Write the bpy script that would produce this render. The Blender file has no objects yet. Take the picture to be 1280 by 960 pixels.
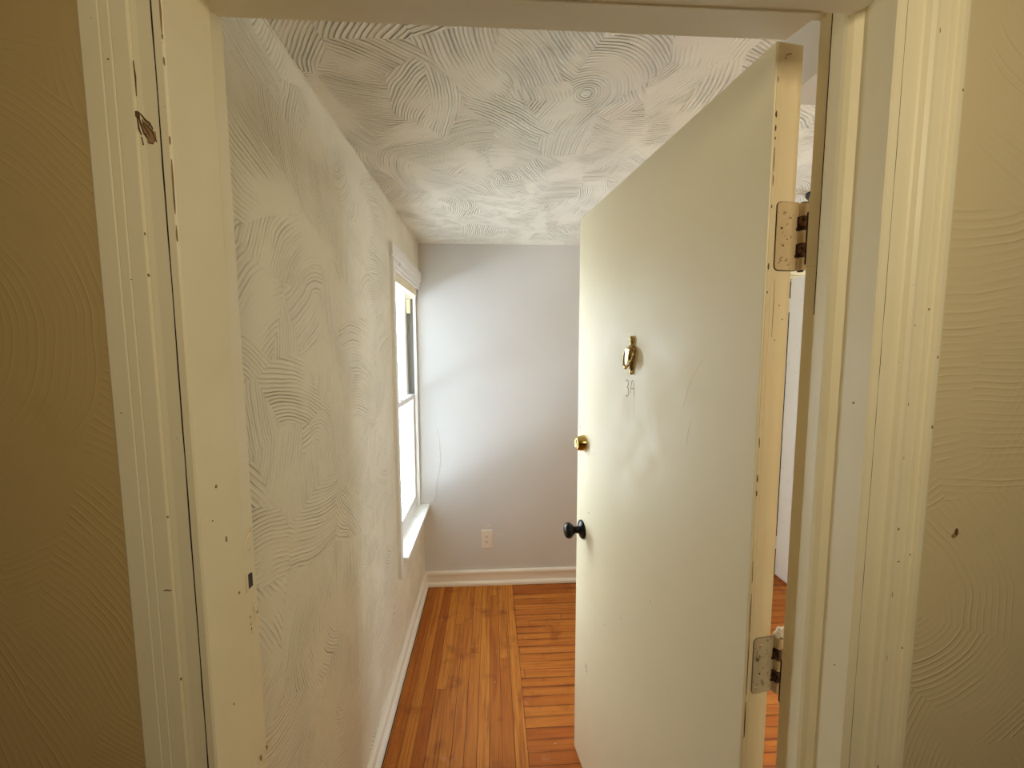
import bpy, bmesh, math, random
from mathutils import Vector, Matrix
random.seed(4)
S = bpy.context.scene
COL = S.collection

# ------------------------------------------------------------------ node helpers
class G:
    def __init__(s, nt): s.nt = nt; s.n = nt.nodes; s.l = nt.links
    def node(s, t, **k):
        n = s.n.new(t)
        for a, b in k.items(): setattr(n, a, b)
        return n
    def put(s, sock, v):
        if isinstance(v, bpy.types.NodeSocket): s.l.new(v, sock)
        elif v is not None: sock.default_value = v
    def m(s, op, a, b=None, c=None, clamp=False):
        n = s.node('ShaderNodeMath', operation=op, use_clamp=clamp)
        s.put(n.inputs[0], a); s.put(n.inputs[1], b); s.put(n.inputs[2], c)
        return n.outputs[0]
    def v(s, op, a, b=None, scale=None):
        n = s.node('ShaderNodeVectorMath', operation=op)
        s.put(n.inputs[0], a); s.put(n.inputs[1], b)
        if scale is not None: s.put(n.inputs['Scale'], scale)
        return n.outputs['Value'] if op in ('LENGTH', 'DOT_PRODUCT', 'DISTANCE') else n.outputs[0]
    def comb(s, x, y, z=0.0):
        n = s.node('ShaderNodeCombineXYZ')
        for i, q in enumerate((x, y, z)): s.put(n.inputs[i], q)
        return n.outputs[0]
    def sep(s, a):
        n = s.node('ShaderNodeSeparateXYZ'); s.put(n.inputs[0], a); return n.outputs
    def noise(s, vec, scale, detail=3, rough=0.55, dist=0.0, col=False, dim='3D'):
        n = s.node('ShaderNodeTexNoise', noise_dimensions=dim)
        s.put(n.inputs['Vector'], vec); s.put(n.inputs['Scale'], scale); s.put(n.inputs['Detail'], detail)
        s.put(n.inputs['Roughness'], rough); s.put(n.inputs['Distortion'], dist)
        return n.outputs['Color'] if col else n.outputs[0]
    def ramp(s, f, a, b, lo=0.0, hi=1.0):
        n = s.node('ShaderNodeMapRange', clamp=True)
        s.put(n.inputs[0], f)
        for i, q in enumerate((a, b, lo, hi)): s.put(n.inputs[1 + i], q)
        return n.outputs[0]
    def mix(s, f, a, b, mode='MIX'):
        n = s.node('ShaderNodeMix', data_type='RGBA', blend_type=mode)
        s.put(n.inputs[0], f); s.put(n.inputs[6], a); s.put(n.inputs[7], b)
        return n.outputs[2]

def C4(c): return (c[0], c[1], c[2], 1.0)
def hexlin(r, g, b):
    f = lambda q: (q / 255 / 12.92) if q / 255 <= 0.04045 else ((q / 255 + 0.055) / 1.055) ** 2.4
    return (f(r), f(g), f(b), 1.0)

def material(name, color=None, rough=0.5, metal=0.0, build=None, spec=0.5, emit=None):
    mt = bpy.data.materials.new(name); mt.use_nodes = True
    g = G(mt.node_tree); b = g.n['Principled BSDF']
    if color: b.inputs['Base Color'].default_value = color
    b.inputs['Roughness'].default_value = rough; b.inputs['Metallic'].default_value = metal
    b.inputs['Specular IOR Level'].default_value = spec
    if build: build(g, b)
    return mt

def pos(g): return g.node('ShaderNodeNewGeometry').outputs['Position']

def comb_strokes(g, p2, scale, freq, reach, seed, warp=0.05, wob=0.9, stretch=(1.0, 1.0)):
    """trowel / brush fans: ridges that run as arcs round a far centre, another one in every patch"""
    base = g.v('ADD', p2, (seed * 3.7, seed * 1.9, 0))
    w = g.noise(base, 4.5, 2, 0.5, col=True)
    w = g.v('SCALE', g.v('SUBTRACT', w, (0.5, 0.5, 0.5)), scale=warp)
    q = g.v('MULTIPLY', g.v('ADD', base, w), (stretch[0], stretch[1], 0))
    vo = g.node('ShaderNodeTexVoronoi', voronoi_dimensions='2D', feature='F1')
    g.put(vo.inputs['Vector'], q); g.put(vo.inputs['Scale'], scale)
    rel = g.sep(g.v('SUBTRACT', q, vo.outputs['Position']))
    rel = (g.m('DIVIDE', rel[0], stretch[0]), g.m('DIVIDE', rel[1], stretch[1]))
    cc = g.sep(vo.outputs['Color'])
    ang = g.m('MULTIPLY', cc[0], 6.2832)
    rad = g.m('ADD', g.m('MULTIPLY', cc[1], reach), reach * 0.25)
    ox = g.m('MULTIPLY', g.m('COSINE', ang), rad); oy = g.m('MULTIPLY', g.m('SINE', ang), rad)
    d = g.v('LENGTH', g.comb(g.m('ADD', rel[0], ox), g.m('ADD', rel[1], oy), 0))
    ph = g.m('ADD', g.m('MULTIPLY', d, freq), g.m('MULTIPLY', g.noise(base, 6, 1), wob * 6))
    s = g.m('SINE', ph)
    s = g.m('POWER', g.m('ADD', g.m('MULTIPLY', s, 0.5), 0.5), 2.8)
    # single ridges differ in height, strokes fade in and out
    fine = g.noise(g.comb(g.m('MULTIPLY', d, freq * 0.22), g.m('MULTIPLY', ang, 3.0), seed), 1.0, 2, 0.8)
    s = g.m('MULTIPLY', s, g.ramp(fine, 0.35, 0.68, 0.08, 1.3))
    a = g.noise(g.v('ADD', base, (seed, 2, 0)), 7.0, 2, 0.5)
    s = g.m('MULTIPLY', s, g.ramp(a, 0.37, 0.56))
    return s, cc[2], d

def plaster(name, color, axes, amount, strokes=1.0, dist=0.004, rough=0.6, scale=4.0, freq=640, blot=0.0, stretch=(1.0, 1.0)):
    def build(g, b):
        P = g.sep(pos(g))
        p2 = g.comb(P[axes[0]], P[axes[1]], 0)
        lump = g.noise(pos(g), 5, 3, 0.5)
        pit = g.noise(pos(g), 150, 1, 0.6)
        h = g.m('ADD', lump, g.m('MULTIPLY', pit, 0.03))
        if strokes > 0:
            s1, c1, d1 = comb_strokes(g, p2, scale, freq, 0.8, 1.0, stretch=stretch)
            s2, c2, d2 = comb_strokes(g, p2, scale * 1.3, freq * 1.2, 0.45, 5.0, stretch=(stretch[1], stretch[0]))
            m2 = g.ramp(c2, 0.50, 0.56)                       # later strokes lie over the earlier ones
            st = g.m('ADD', g.m('MULTIPLY', s1, g.m('SUBTRACT', 1.0, m2)), g.m('MULTIPLY', g.m('MULTIPLY', s2, m2), 0.85))
            step = g.m('ADD', g.m('MULTIPLY', c1, 0.06), g.m('MULTIPLY', m2, 0.07))
            h = g.m('ADD', h, g.m('MULTIPLY', st, 0.34 * strokes))
            h = g.m('ADD', h, g.m('MULTIPLY', step, strokes))
        bp = g.node('ShaderNodeBump'); g.put(bp.inputs['Height'], h)
        bp.inputs['Strength'].default_value = amount; bp.inputs['Distance'].default_value = dist
        g.l.new(bp.outputs[0], b.inputs['Normal'])
        f = g.noise(pos(g), 2.2, 2)
        c = g.mix(g.ramp(f, 0.35, 0.7, 0, 1), color, C4([q * 0.95 for q in color[:3]]))
        if blot:
            f2 = g.noise(pos(g), 7.5, 3, 0.6)
            c = g.mix(g.ramp(f2, 0.58, 0.75, 0, blot), c, C4([color[0] * 0.8, color[1] * 0.76, color[2] * 0.68]))
        g.l.new(c, b.inputs['Base Color'])
    return material(name, color, rough, build=build, spec=0.3)

def paint(name, color, rough=0.42, brush=1.0, axis=2, dirt=0.3, chips=0.0, spec=0.45):
    def build(g, b):
        p = pos(g); P = g.sep(p)
        st = [260.0, 260.0, 260.0]; st[axis] = 3.0
        q = g.comb(*[g.m('MULTIPLY', P[i], st[i]) for i in range(3)])
        n1 = g.noise(q, 1.0, 3, 0.6)
        n2 = g.noise(p, 14, 3, 0.5)
        h = g.m('ADD', g.m('MULTIPLY', n1, 0.22 * brush), g.m('MULTIPLY', n2, 1.1))
        bp = g.node('ShaderNodeBump'); g.put(bp.inputs['Height'], h)
        bp.inputs['Strength'].default_value = 0.35; bp.inputs['Distance'].default_value = 0.0016
        g.l.new(bp.outputs[0], b.inputs['Normal'])
        f = g.ramp(g.noise(p, 6, 4, 0.6), 0.45, 0.75, 0, dirt)
        c = g.mix(f, color, C4([color[0] * 0.90, color[1] * 0.86, color[2] * 0.76]))
        sp = g.m('MULTIPLY', g.ramp(g.noise(p, 95, 3, 0.65), 0.745, 0.77), 0.4 * chips + 0.0)
        c = g.mix(sp, c, hexlin(78, 58, 36))
        g.l.new(c, b.inputs['Base Color'])
        g.put(b.inputs['Roughness'], g.ramp(n2, 0.3, 0.7, rough - 0.06, rough + 0.08))
    return material(name, color, rough, build=build, spec=spec)

def wood_floor(name):
    def build(g, b):
        p = pos(g); P = g.sep(p)
        def planks(u, v, off, w, ln, seed):
            rw = g.m('FLOOR', g.m('DIVIDE', g.m('ADD', v, off), w))
            u = g.m('ADD', u, g.m('MULTIPLY', g.m('FRACT', g.m('MULTIPLY', g.m('SINE', g.m('MULTIPLY', rw, 12.9898)), 43758.5)), ln))
            bt = g.node('ShaderNodeTexBrick')
            bt.offset = 0.0; bt.offset_frequency = 2; bt.squash = 1.0
            g.put(bt.inputs['Vector'], g.comb(g.m('ADD', u, seed), g.m('ADD', v, off), 0))
            for k, q in (('Scale', 1.0), ('Mortar Size', 0.0014), ('Mortar Smooth', 0.35), ('Bias', 0.0), ('Brick Width', ln), ('Row Height', w)):
                bt.inputs[k].default_value = q
            bt.inputs['Color1'].default_value = (0, 0, 0, 1); bt.inputs['Color2'].default_value = (1, 1, 1, 1)
            bt.inputs['Mortar'].default_value = (0.5, 0.5, 0.5, 1)
            row = g.m('FLOOR', g.m('DIVIDE', g.m('ADD', v, off), w))
            return g.sep(bt.outputs['Color'])[0], bt.outputs['Fac'], row
        along = g.m('LESS_THAN', P[0], 0.1335)
        tA, mA, rA = planks(P[1], P[0], 0.4165, 0.05, 1.9, 10.55)
        tB, mB, rB = planks(P[0], P[1], 0.0, 0.05, 2.4, 10.9)
        t = g.mix(along, g.comb(tB, tB, tB), g.comb(tA, tA, tA)); t = g.sep(t)[0]
        def sel(a, bb): return g.m('ADD', g.m('MULTIPLY', a, along), g.m('MULTIPLY', bb, g.m('SUBTRACT', 1.0, along)))
        mo = sel(mA, mB); row = sel(rA, rB)
        edge = g.m('LESS_THAN', g.m('ABSOLUTE', g.m('SUBTRACT', P[0], 0.1335)), 0.0013)
        mo = g.m('MAXIMUM', mo, edge)
        u = sel(P[1], P[0]); v = sel(P[0], P[1])
        rr = g.noise(g.comb(g.m('MULTIPLY', row, 13.7), g.m('MULTIPLY', t, 7.3), along), 1.0, 0)
        gv = g.comb(g.m('MULTIPLY', u, 5.0), g.m('MULTIPLY', v, 190.0), g.m('MULTIPLY', rr, 40.0))
        grain = g.noise(gv, 1.0, 5, 0.65, 0.6)
        gv2 = g.comb(g.m('MULTIPLY', u, 2.2), g.m('MULTIPLY', v, 42.0), g.m('MULTIPLY', rr, 17.0))
        band = g.noise(gv2, 1.0, 3, 0.5, 1.0)
        c = g.mix(g.ramp(rr, 0.28, 0.72), hexlin(176, 100, 32), hexlin(220, 146, 58))
        c = g.mix(g.ramp(band, 0.45, 0.72, 0, 0.75), c, hexlin(146, 72, 20))
        c = g.mix(g.ramp(grain, 0.5, 0.78, 0, 0.6), c, hexlin(96, 42, 12))
        # the crosswise strips are redder
        red = g.m('MULTIPLY', g.m('SUBTRACT', 1.0, along), 0.45)
        c = g.mix(red, c, hexlin(170, 86, 28))
        big = g.noise(p, 7.0, 4, 0.6)
        c = g.mix(g.ramp(big, 0.56, 0.72, 0, 0.55), c, hexlin(112, 48, 18))
        worn = g.noise(g.v('ADD', p, (4, 2, 0)), 9.0, 5, 0.7)
        c = g.mix(g.ramp(worn, 0.62, 0.8, 0, 0.45), c, hexlin(206, 168, 130))
        dust = g.noise(p, 75, 2, 0.6)
        c = g.mix(g.ramp(dust, 0.735, 0.76, 0, 0.75), c, hexlin(225, 215, 200))
        seam = g.m('MULTIPLY', mo, g.ramp(g.noise(gv2, 0.6, 2), 0.3, 0.6, 0.45, 0.95))
        c = g.mix(seam, c, hexlin(52, 22, 8))
        # old dark gum along the joints of the crosswise strips
        fr = g.m('ABSOLUTE', g.m('SUBTRACT', g.m('FRACT', g.m('DIVIDE', P[1], 0.05)), 0.5))
        near = g.ramp(fr, 0.30, 0.5, 0, 1)
        near = g.m('MULTIPLY', near, g.m('SUBTRACT', 1.0, along))
        near = g.m('MULTIPLY', near, g.ramp(g.noise(g.comb(g.m('MULTIPLY', P[0], 3), g.m('MULTIPLY', P[1], 22), 0), 1.0, 2), 0.42, 0.62, 0.0, 0.7))
        c = g.mix(near, c, hexlin(84, 32, 12))
        g.l.new(c, b.inputs['Base Color'])
        h = g.m('SUBTRACT', g.m('MULTIPLY', grain, 0.12), g.m('MULTIPLY', mo, 0.6))
        bp = g.node('ShaderNodeBump'); g.put(bp.inputs['Height'], h)
        bp.inputs['Strength'].default_value = 0.5; bp.inputs['Distance'].default_value = 0.0015
        g.l.new(bp.outputs[0], b.inputs['Normal'])
        g.put(b.inputs['Roughness'], g.ramp(worn, 0.3, 0.7, 0.42, 0.62))
    return material(name, None, 0.5, build=build, spec=0.28)

def worn_metal(name, color, rough, metal, spot, lo=0.5, hi=0.62, scale=70):
    def build(g, b):
        f = g.ramp(g.noise(pos(g), scale, 4, 0.7), lo, hi, 0, 1)
        g.l.new(g.mix(f, color, spot), b.inputs['Base Color'])
        bp = g.node('ShaderNodeBump'); g.put(bp.inputs['Height'], g.noise(pos(g), 220, 3))
        bp.inputs['Strength'].default_value = 0.3; bp.inputs['Distance'].default_value = 0.0008
        g.l.new(bp.outputs[0], b.inputs['Normal'])
    return material(name, color, rough, metal, build)

CREAM = hexlin(240, 230, 196)
M = {
 'ceil': plaster('ceiling_plaster', hexlin(240, 236, 220), (0, 1), 1.0, 1.5, 0.012, scale=4.9, freq=590, stretch=(0.75, 1.3), rough=0.7),
 'wall_l': plaster('swirled_wall_plaster', hexlin(238, 231, 208), (1, 2), 1.0, 1.1, 0.010, scale=4.2, freq=560, stretch=(1.3, 0.7), rough=0.42, blot=0.1),
 'wall_b': plaster('smooth_wall_plaster', hexlin(216, 213, 209), (0, 2), 0.35, 0.25, 0.004, scale=2.6, freq=420, rough=0.6),
 'hall_r': plaster('hall_wall_plaster', hexlin(216, 200, 160), (0, 2), 0.6, 0.7, 0.005, scale=3.2, freq=560, rough=0.5, blot=0.2),
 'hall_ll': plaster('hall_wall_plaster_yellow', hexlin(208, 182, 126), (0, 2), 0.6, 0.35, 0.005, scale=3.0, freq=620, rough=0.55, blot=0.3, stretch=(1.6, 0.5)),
 'hall_l': plaster('hall_side_plaster', hexlin(128, 108, 78), (1, 2), 0.6, 0.5, 0.005, scale=3.0, freq=520, rough=0.6, blot=0.3),
 'trim': paint('cream_trim_paint', CREAM, 0.4, 1.0, 2, 0.35, 1.0),
 'trimh': paint('cream_header_paint', hexlin(236, 229, 203), 0.45, 1.2, 0, 0.2, 0.0),
 'door': paint('cream_door_paint', hexlin(240, 231, 198), 0.44, 0.35, 2, 0.18, 0.05),
 'dooredge': paint('cream_edge_paint', hexlin(232, 214, 176), 0.45, 1.0, 2, 0.4, 1.0),
 'white': paint('white_gloss_paint', hexlin(238, 236, 230), 0.32, 0.3, 1, 0.1, 0.0),
 'base': paint('baseboard_paint', hexlin(240, 232, 218), 0.38, 0.4, 0, 0.12, 0.0),
 'vinyl': material('white_vinyl', hexlin(242, 242, 240), 0.35),
 'wallpaint': material('wall_paint_bead', hexlin(238, 231, 208), 0.5),
 'shade_grey': material('painted_shade_grey', hexlin(120, 116, 108), 0.5),  # grey that carries shade at the far side of the window
 'brown': material('bare_brown_wood', hexlin(104, 74, 44), 0.8),
 'crack': material('dark_paint_crack', hexlin(48, 30, 14), 0.9),
 'chip': material('chipped_paint_wood', hexlin(158, 128, 88), 0.8),
 'ridge': material('lifted_paint_ridge', hexlin(236, 222, 192), 0.5),
 'scuff': material('grey_scuff', hexlin(120, 116, 108), 0.7),
 'pencil': material('pencil_mark', hexlin(128, 116, 98), 0.7),
 'hinge': worn_metal('painted_hinge', hexlin(214, 190, 148), 0.4, 0.15, hexlin(104, 66, 40), 0.6, 0.7, 90),
 'hinge_low': worn_metal('greyed_hinge', hexlin(190, 176, 144), 0.45, 0.1, hexlin(96, 72, 50), 0.58, 0.7, 90),
 'rust': worn_metal('rusty_knuckle', hexlin(120, 88, 60), 0.55, 0.5, hexlin(40, 22, 16), 0.42, 0.6, 120),
 'grime': worn_metal('rust_grime', hexlin(40, 20, 14), 0.8, 0.1, hexlin(96, 56, 34), 0.5, 0.7, 150),
 'caulk': material('white_caulk', hexlin(238, 230, 214), 0.5),
 'brass': material('polished_brass', (0.62, 0.43, 0.13, 1), 0.2, 1.0),
 'brassdark': worn_metal('aged_brass', (0.50, 0.36, 0.14, 1), 0.25, 1.0, (0.16, 0.09, 0.04, 1), 0.5, 0.65, 60),
 'black': material('black_metal', (0.006, 0.006, 0.006, 1), 0.3, 0.0, spec=0.25),
 'blackpl': material('black_plastic', (0.01, 0.01, 0.01, 1), 0.5),
 'outlet': material('outlet_plastic', hexlin(236, 228, 214), 0.35),
 'slot': material('outlet_slot', hexlin(92, 82, 70), 0.6),
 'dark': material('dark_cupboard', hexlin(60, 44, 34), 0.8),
 'floor': wood_floor('oak_strip_floor'),
 'siding': plaster('pale_siding', hexlin(226, 230, 232), (0, 2), 0.2, 0.0, rough=0.7),
 'ground': plaster('pale_concrete', hexlin(205, 204, 198), (0, 1), 0.3, 0.0, rough=0.8),
}
def glass():
    mt = bpy.data.materials.new('window_glass'); mt.use_nodes = True
    g = G(mt.node_tree); g.n.clear()
    o = g.node('ShaderNodeOutputMaterial'); tr = g.node('ShaderNodeBsdfTransparent'); gl = g.node('ShaderNodeBsdfGlossy')
    tr.inputs[0].default_value = (0.96, 0.98, 0.98, 1); gl.inputs['Roughness'].default_value = 0.02
    fr = g.node('ShaderNodeFresnel'); fr.inputs[0].default_value = 1.45
    mx = g.node('ShaderNodeMixShader')
    g.l.new(g.m('MULTIPLY', fr.outputs[0], 0.5), mx.inputs[0]); g.l.new(tr.outputs[0], mx.inputs[1]); g.l.new(gl.outputs[0], mx.inputs[2])
    g.l.new(mx.outputs[0], o.inputs[0]); return mt
M['glass'] = glass()

# ------------------------------------------------------------------ mesh helpers
class MB:
    def __init__(s): s.bm = bmesh.new(); s.mats = []
    def mi(s, m):
        m = M[m] if isinstance(m, str) else m
        if m not in s.mats: s.mats.append(m)
        return s.mats.index(m)
    def _set(s, faces, m):
        i = s.mi(m)
        for f in faces: f.material_index = i
    def box(s, m, x0, x1, y0, y1, z0, z1, bevel=0.0, T=None, seg=2):
        b = bmesh.new()
        bmesh.ops.create_cube(b, size=1)
        for v in b.verts:
            v.co = Vector(((x0 + x1) / 2 + v.co.x * (x1 - x0), (y0 + y1) / 2 + v.co.y * (y1 - y0), (z0 + z1) / 2 + v.co.z * (z1 - z0)))
        if bevel: bmesh.ops.bevel(b, geom=b.edges[:], offset=bevel, segments=seg, profile=0.5, affect='EDGES')
        s.merge(b, m, T)
    def merge(s, b, m, T=None):
        if T is not None: b.transform(T)
        b.verts.index_update(); vs = [s.bm.verts.new(v.co) for v in b.verts]
        i = s.mi(m)
        for f in b.faces:
            try:
                nf = s.bm.faces.new([vs[v.index] for v in f.verts]); nf.material_index = i; nf.smooth = f.smooth
            except ValueError: pass
        b.free()
    def prism(s, m, prof, path_a, path_b, cap=True):
        """prof: list of 3-vectors at start; swept from path_a to path_b offset vectors"""
        A = [s.bm.verts.new(Vector(p) + Vector(path_a)) for p in prof]
        B = [s.bm.verts.new(Vector(p) + Vector(path_b)) for p in prof]
        i = s.mi(m); n = len(prof)
        for k in range(n):
            f = s.bm.faces.new((A[k], A[(k + 1) % n], B[(k + 1) % n], B[k])); f.material_index = i
        if cap:
            f = s.bm.faces.new(A[::-1]); f.material_index = i
            f = s.bm.faces.new(B); f.material_index = i
    def lathe(s, m, prof, T=None, seg=28):
        """prof: (r, z) from bottom to top about z"""
        b = bmesh.new(); rings = []
        for r, z in prof:
            if r < 1e-6: rings.append([b.verts.new((0, 0, z))])
            else: rings.append([b.verts.new((r * math.cos(2 * math.pi * k / seg), r * math.sin(2 * math.pi * k / seg), z)) for k in range(seg)])
        for a, c in zip(rings, rings[1:]):
            for k in range(seg):
                k2 = (k + 1) % seg
                q = [a[k % len(a)], a[k2 % len(a)], c[k2 % len(c)], c[k % len(c)]]
                u = []
                for w in q:
                    if w not in u: u.append(w)
                if len(u) > 2:
                    f = b.faces.new(u); f.smooth = True
        if len(rings[0]) > 1: b.faces.new(rings[0][::-1])
        if len(rings[-1]) > 1: b.faces.new(rings[-1])
        s.merge(b, m, T)
    def tube(s, m, pts, r, seg=8, T=None):
        b = bmesh.new(); pts = [Vector(p) for p in pts]; rings = []
        rr = r if isinstance(r, (list, tuple)) else [r] * len(pts)
        for i, p in enumerate(pts):
            d = (pts[min(i + 1, len(pts) - 1)] - pts[max(i - 1, 0)]).normalized()
            a = d.orthogonal().normalized() if abs(d.x) < 0.9 else d.cross(Vector((0, 1, 0))).normalized()
            if rings:
                a = (last - d * last.dot(d)).normalized()
            last = a; c = d.cross(a)
            rings.append([b.verts.new(p + (a * math.cos(2 * math.pi * k / seg) + c * math.sin(2 * math.pi * k / seg)) * rr[i]) for k in range(seg)])
        for A, B in zip(rings, rings[1:]):
            for k in range(seg):
                f = b.faces.new((A[k], A[(k + 1) % seg], B[(k + 1) % seg], B[k])); f.smooth = True
        b.faces.new(rings[0][::-1]); b.faces.new(rings[-1])
        s.merge(b, m, T)
    def flake(s, m, o, u, v, pts, th=0.0005):
        """thin irregular raised flake on a surface; o origin, u,v in-plane unit axes, th along u x v"""
        o, u, v = Vector(o), Vector(u), Vector(v); n = u.cross(v).normalized()
        prof = [o + u * a + v * b for a, b in pts]
        s.prism(m, prof, n * -0.0004, n * th)
    def blot(s, m, o, u, v, w, h, n=9, th=0.0005):
        pts = []
        for k in range(n):
            a = 2 * math.pi * k / n; q = random.uniform(0.6, 1.0)
            pts.append((math.cos(a) * w / 2 * q, math.sin(a) * h / 2 * q))
        s.flake(m, o, u, v, pts, th)
    def stroke(s, m, o, u, v, pts, w, th=0.0004):
        """thin polyline band with tapering ends"""
        L, Rr = [], []
        for i, p in enumerate(pts):
            a = pts[max(i - 1, 0)]; c = pts[min(i + 1, len(pts) - 1)]
            dx, dy = c[0] - a[0], c[1] - a[1]; l = math.hypot(dx, dy) or 1
            ww = w / 2 * (0.35 if i in (0, len(pts) - 1) else 1)
            L.append((p[0] - dy / l * ww, p[1] + dx / l * ww)); Rr.append((p[0] + dy / l * ww, p[1] - dx / l * ww))
        for i in range(len(pts) - 1):
            s.flake(m, o, u, v, [L[i], Rr[i], Rr[i + 1], L[i + 1]][::-1], th)
    def build(s, name, parent=None, smooth=False):
        bmesh.ops.recalc_face_normals(s.bm, faces=s.bm.faces[:])
        me = bpy.data.meshes.new(name); s.bm.to_mesh(me); s.bm.free()
        for m in s.mats: me.materials.append(m)
        o = bpy.data.objects.new(name, me); COL.objects.link(o)
        if smooth:
            for p in me.polygons: p.use_smooth = True
        if parent: o.parent = parent
        return o

def empty(name, loc=(0, 0, 0), rz=0.0, label=None, cat=None, kind=None, group=None):
    o = bpy.data.objects.new(name, None); o.empty_display_size = 0.05
    o.location = loc; o.rotation_euler = (0, 0, rz); COL.objects.link(o)
    tag(o, label, cat, kind, group); return o
def tag(o, label=None, cat=None, kind=None, group=None):
    if label: o['label'] = label
    if cat: o['category'] = cat
    if kind: o['kind'] = kind
    if group: o['group'] = group
    return o

# ------------------------------------------------------------------ dimensions
XL = -0.449          # left wall
XR = 3.30            # right wall of the room
YB = 2.531           # back wall
YF = 0.583           # room face of the door wall
YH = 0.486           # hall face of the door wall
YC = 0.468           # front of jamb edge
ZC = 2.234           # room ceiling
ZH = 2.42            # hall ceiling
HX1, HY0 = 1.45, -1.9
YHL = 0.545         # hall face of the wall left of the doorway
WY0, WY1, WZ0, WZ1 = 1.848, YB - .001, 0.545, 1.992   # window opening in left wall
WT = 0.125

# ------------------------------------------------------------------ room shell
def shell(name, boxes, m, label, cat, kind='structure'):
    b = MB()
    for q in boxes: b.box(m, *q)
    return tag(b.build(name), label, cat, kind)

shell('floor', [(-1.05, XR + 0.12, HY0 - 0.1, YF, -0.06, 0.0), (XL - WT, XR + .12, YF, YB + .95, -.06, 0.0)], 'floor',
      'orange brown oak strip floor with one field of strips laid crosswise', 'floor')
shell('ceiling', [(XL - WT, XR + 0.12, YF, YB + 0.1, ZC, ZC + 0.06)], 'ceil', 'white ceiling with combed swirl plaster over the room', 'ceiling')
shell('wall_left', [(XL - WT, XL, YF - .001, WY0, 0, ZH), 
                    (XL - WT, XL, WY0, WY1, 0, WZ0), (XL - WT, XL, WY0, WY1, WZ1, ZH)], 'wall_l',
      'long cream wall with swirled plaster holding the window', 'wall')
cr = MB()
cr.tube('wallpaint', [(XL + .001 + .0012 * math.sin(k * 2.3), YF + (YB - YF) * k / 40, ZC - .004 + .0012 * math.sin(k * 1.1)) for k in range(41)], .0022, 6)
cr.build('corner_caulk', bpy.data.objects['wall_left'])
DX0, DX1, DZ = 1.945, 2.66, 2.05
wb = MB()
for q in ((XL - WT, DX0, YB, YB + 0.1, 0, ZC), (DX1, XR, YB, YB + 0.1, 0, ZC), (DX0, DX1, YB, YB + 0.1, DZ, ZC)): wb.box('wall_b', *q)
# hairline paint ridges in the plaster by the outlet and by the window stool
wb.tube('ridge', [(0.004, YB, 0.300), (0.016, YB - .001, 0.312), (0.030, YB - .001, 0.336), (0.052, YB - .001, 0.344), (0.078, YB, 0.341)], 0.0016, 6)
wb.tube('ridge', [(-0.055, YB, 0.386), (-0.045, YB - .001, 0.400), (-0.028, YB - .001, 0.398), (-0.02, YB, 0.412)], 0.0012, 6)
wb.tube('ridge', [(-0.375, YB, 0.575), (-0.36, YB - .001, 0.70), (-0.335, YB - .001, 0.85), (-0.34, YB - .001, 0.98), (-0.352, YB, 1.06)], 0.0013, 6)
tag(wb.build('wall_back'), 'smooth off white end wall lit by the window', 'wall', 'structure')
# right wall of the room, with an unseen second window added to brighten the room
RW = (1.2, 2.15, 0.9, 2.0)
shell('wall_right', [(XR, XR + 0.12, YF, RW[0], 0, ZC), (XR, XR + 0.12, RW[1], YB + 0.1, 0, ZC), (XR, XR + 0.12, RW[0], RW[1], 0, RW[2]), (XR, XR + 0.12, RW[0], RW[1], RW[3], ZC)],
      'wall_b', 'plain off white far side wall of the room behind the open door', 'wall')
shell('wall_front', [(0.505, XR, YH, YF, 0, ZH), (-0.385, 0.505, YH, YF, 2.06, ZH)], 'hall_r',
      'yellowish cream plaster wall to one side of and above the doorway', 'wall')
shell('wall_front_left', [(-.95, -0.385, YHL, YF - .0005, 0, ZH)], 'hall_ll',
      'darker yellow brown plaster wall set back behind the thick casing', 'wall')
# guessed soffit behind the open door, added for the darker strip above the hinge
shell('ceiling_soffit', [(.63, XR, YF, .865, 2.10, ZC)], 'wall_b', 'guessed boxed soffit under the ceiling behind the open door', 'soffit')
# hallway behind the camera
shell('wall_hall_side', [(HX1, HX1 + 0.1, HY0, YH, 0, ZH)], 'hall_l', 'brown hallway side wall behind the viewer', 'wall')
shell('wall_hall_end', [(-.95, HX1, HY0 - 0.1, HY0, 0, ZH)], 'hall_l', 'brown hallway end wall behind the viewer', 'wall')
shell('ceiling_hall', [(-1.05, HX1 + 0.1, HY0 - 0.1, YF, ZH, ZH + 0.06)], 'wall_b', 'plain hallway ceiling', 'ceiling')
shell('wall_hall_left', [(-1.05, -.95, HY0, YF, 0, ZH)], 'hall_l', 'hallway side wall beyond the left door casing', 'wall')

# ------------------------------------------------------------------ door frame
XJL, XJR = -0.347, 0.478
fr = empty('trim_1', (0, YC, 0), 0, 'cream painted door frame with chipped casings around the open doorway', 'door frame', 'structure')
fr_inv = Matrix.Translation((0, -YC, 0))
def fb(b, name, smooth=False):
    o = b.build(name, fr); o.matrix_parent_inverse = fr_inv; return o
UX, UY, UZ = Vector((1, 0, 0)), Vector((0, 1, 0)), Vector((0, 0, 1))
# right jamb (plan profile, extruded upwards)
j = MB()
j.prism('trim', [(XJR, YC + .002, 0), (XJR + .002, YC, 0), (XJR + .0105, YC, 0), (XJR + .0115, YC + .003, 0), (XJR + .027, YC + .003, 0), (XJR + .027, YF, 0), (XJR, YF, 0)], (0, 0, 0), (0, 0, 2.05))
nx = -UX
for z, h, w in ((2.03, .05, .002), (1.50, .006, .004), (1.13, .004, .003)):
    j.blot('chip', (XJR - 0.0002, 0.489, z), UY, UZ, w, h * .6)
for z in (1.747, 1.775, 1.715, 1.705, 1.04, 1.0, 1.075):
    j.blot('chip', (XJR - 0.0004, 0.571 - random.random() * .01, z), UZ, UY, .0022, .0022, 7)
fb(j, 'jamb')
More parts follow.
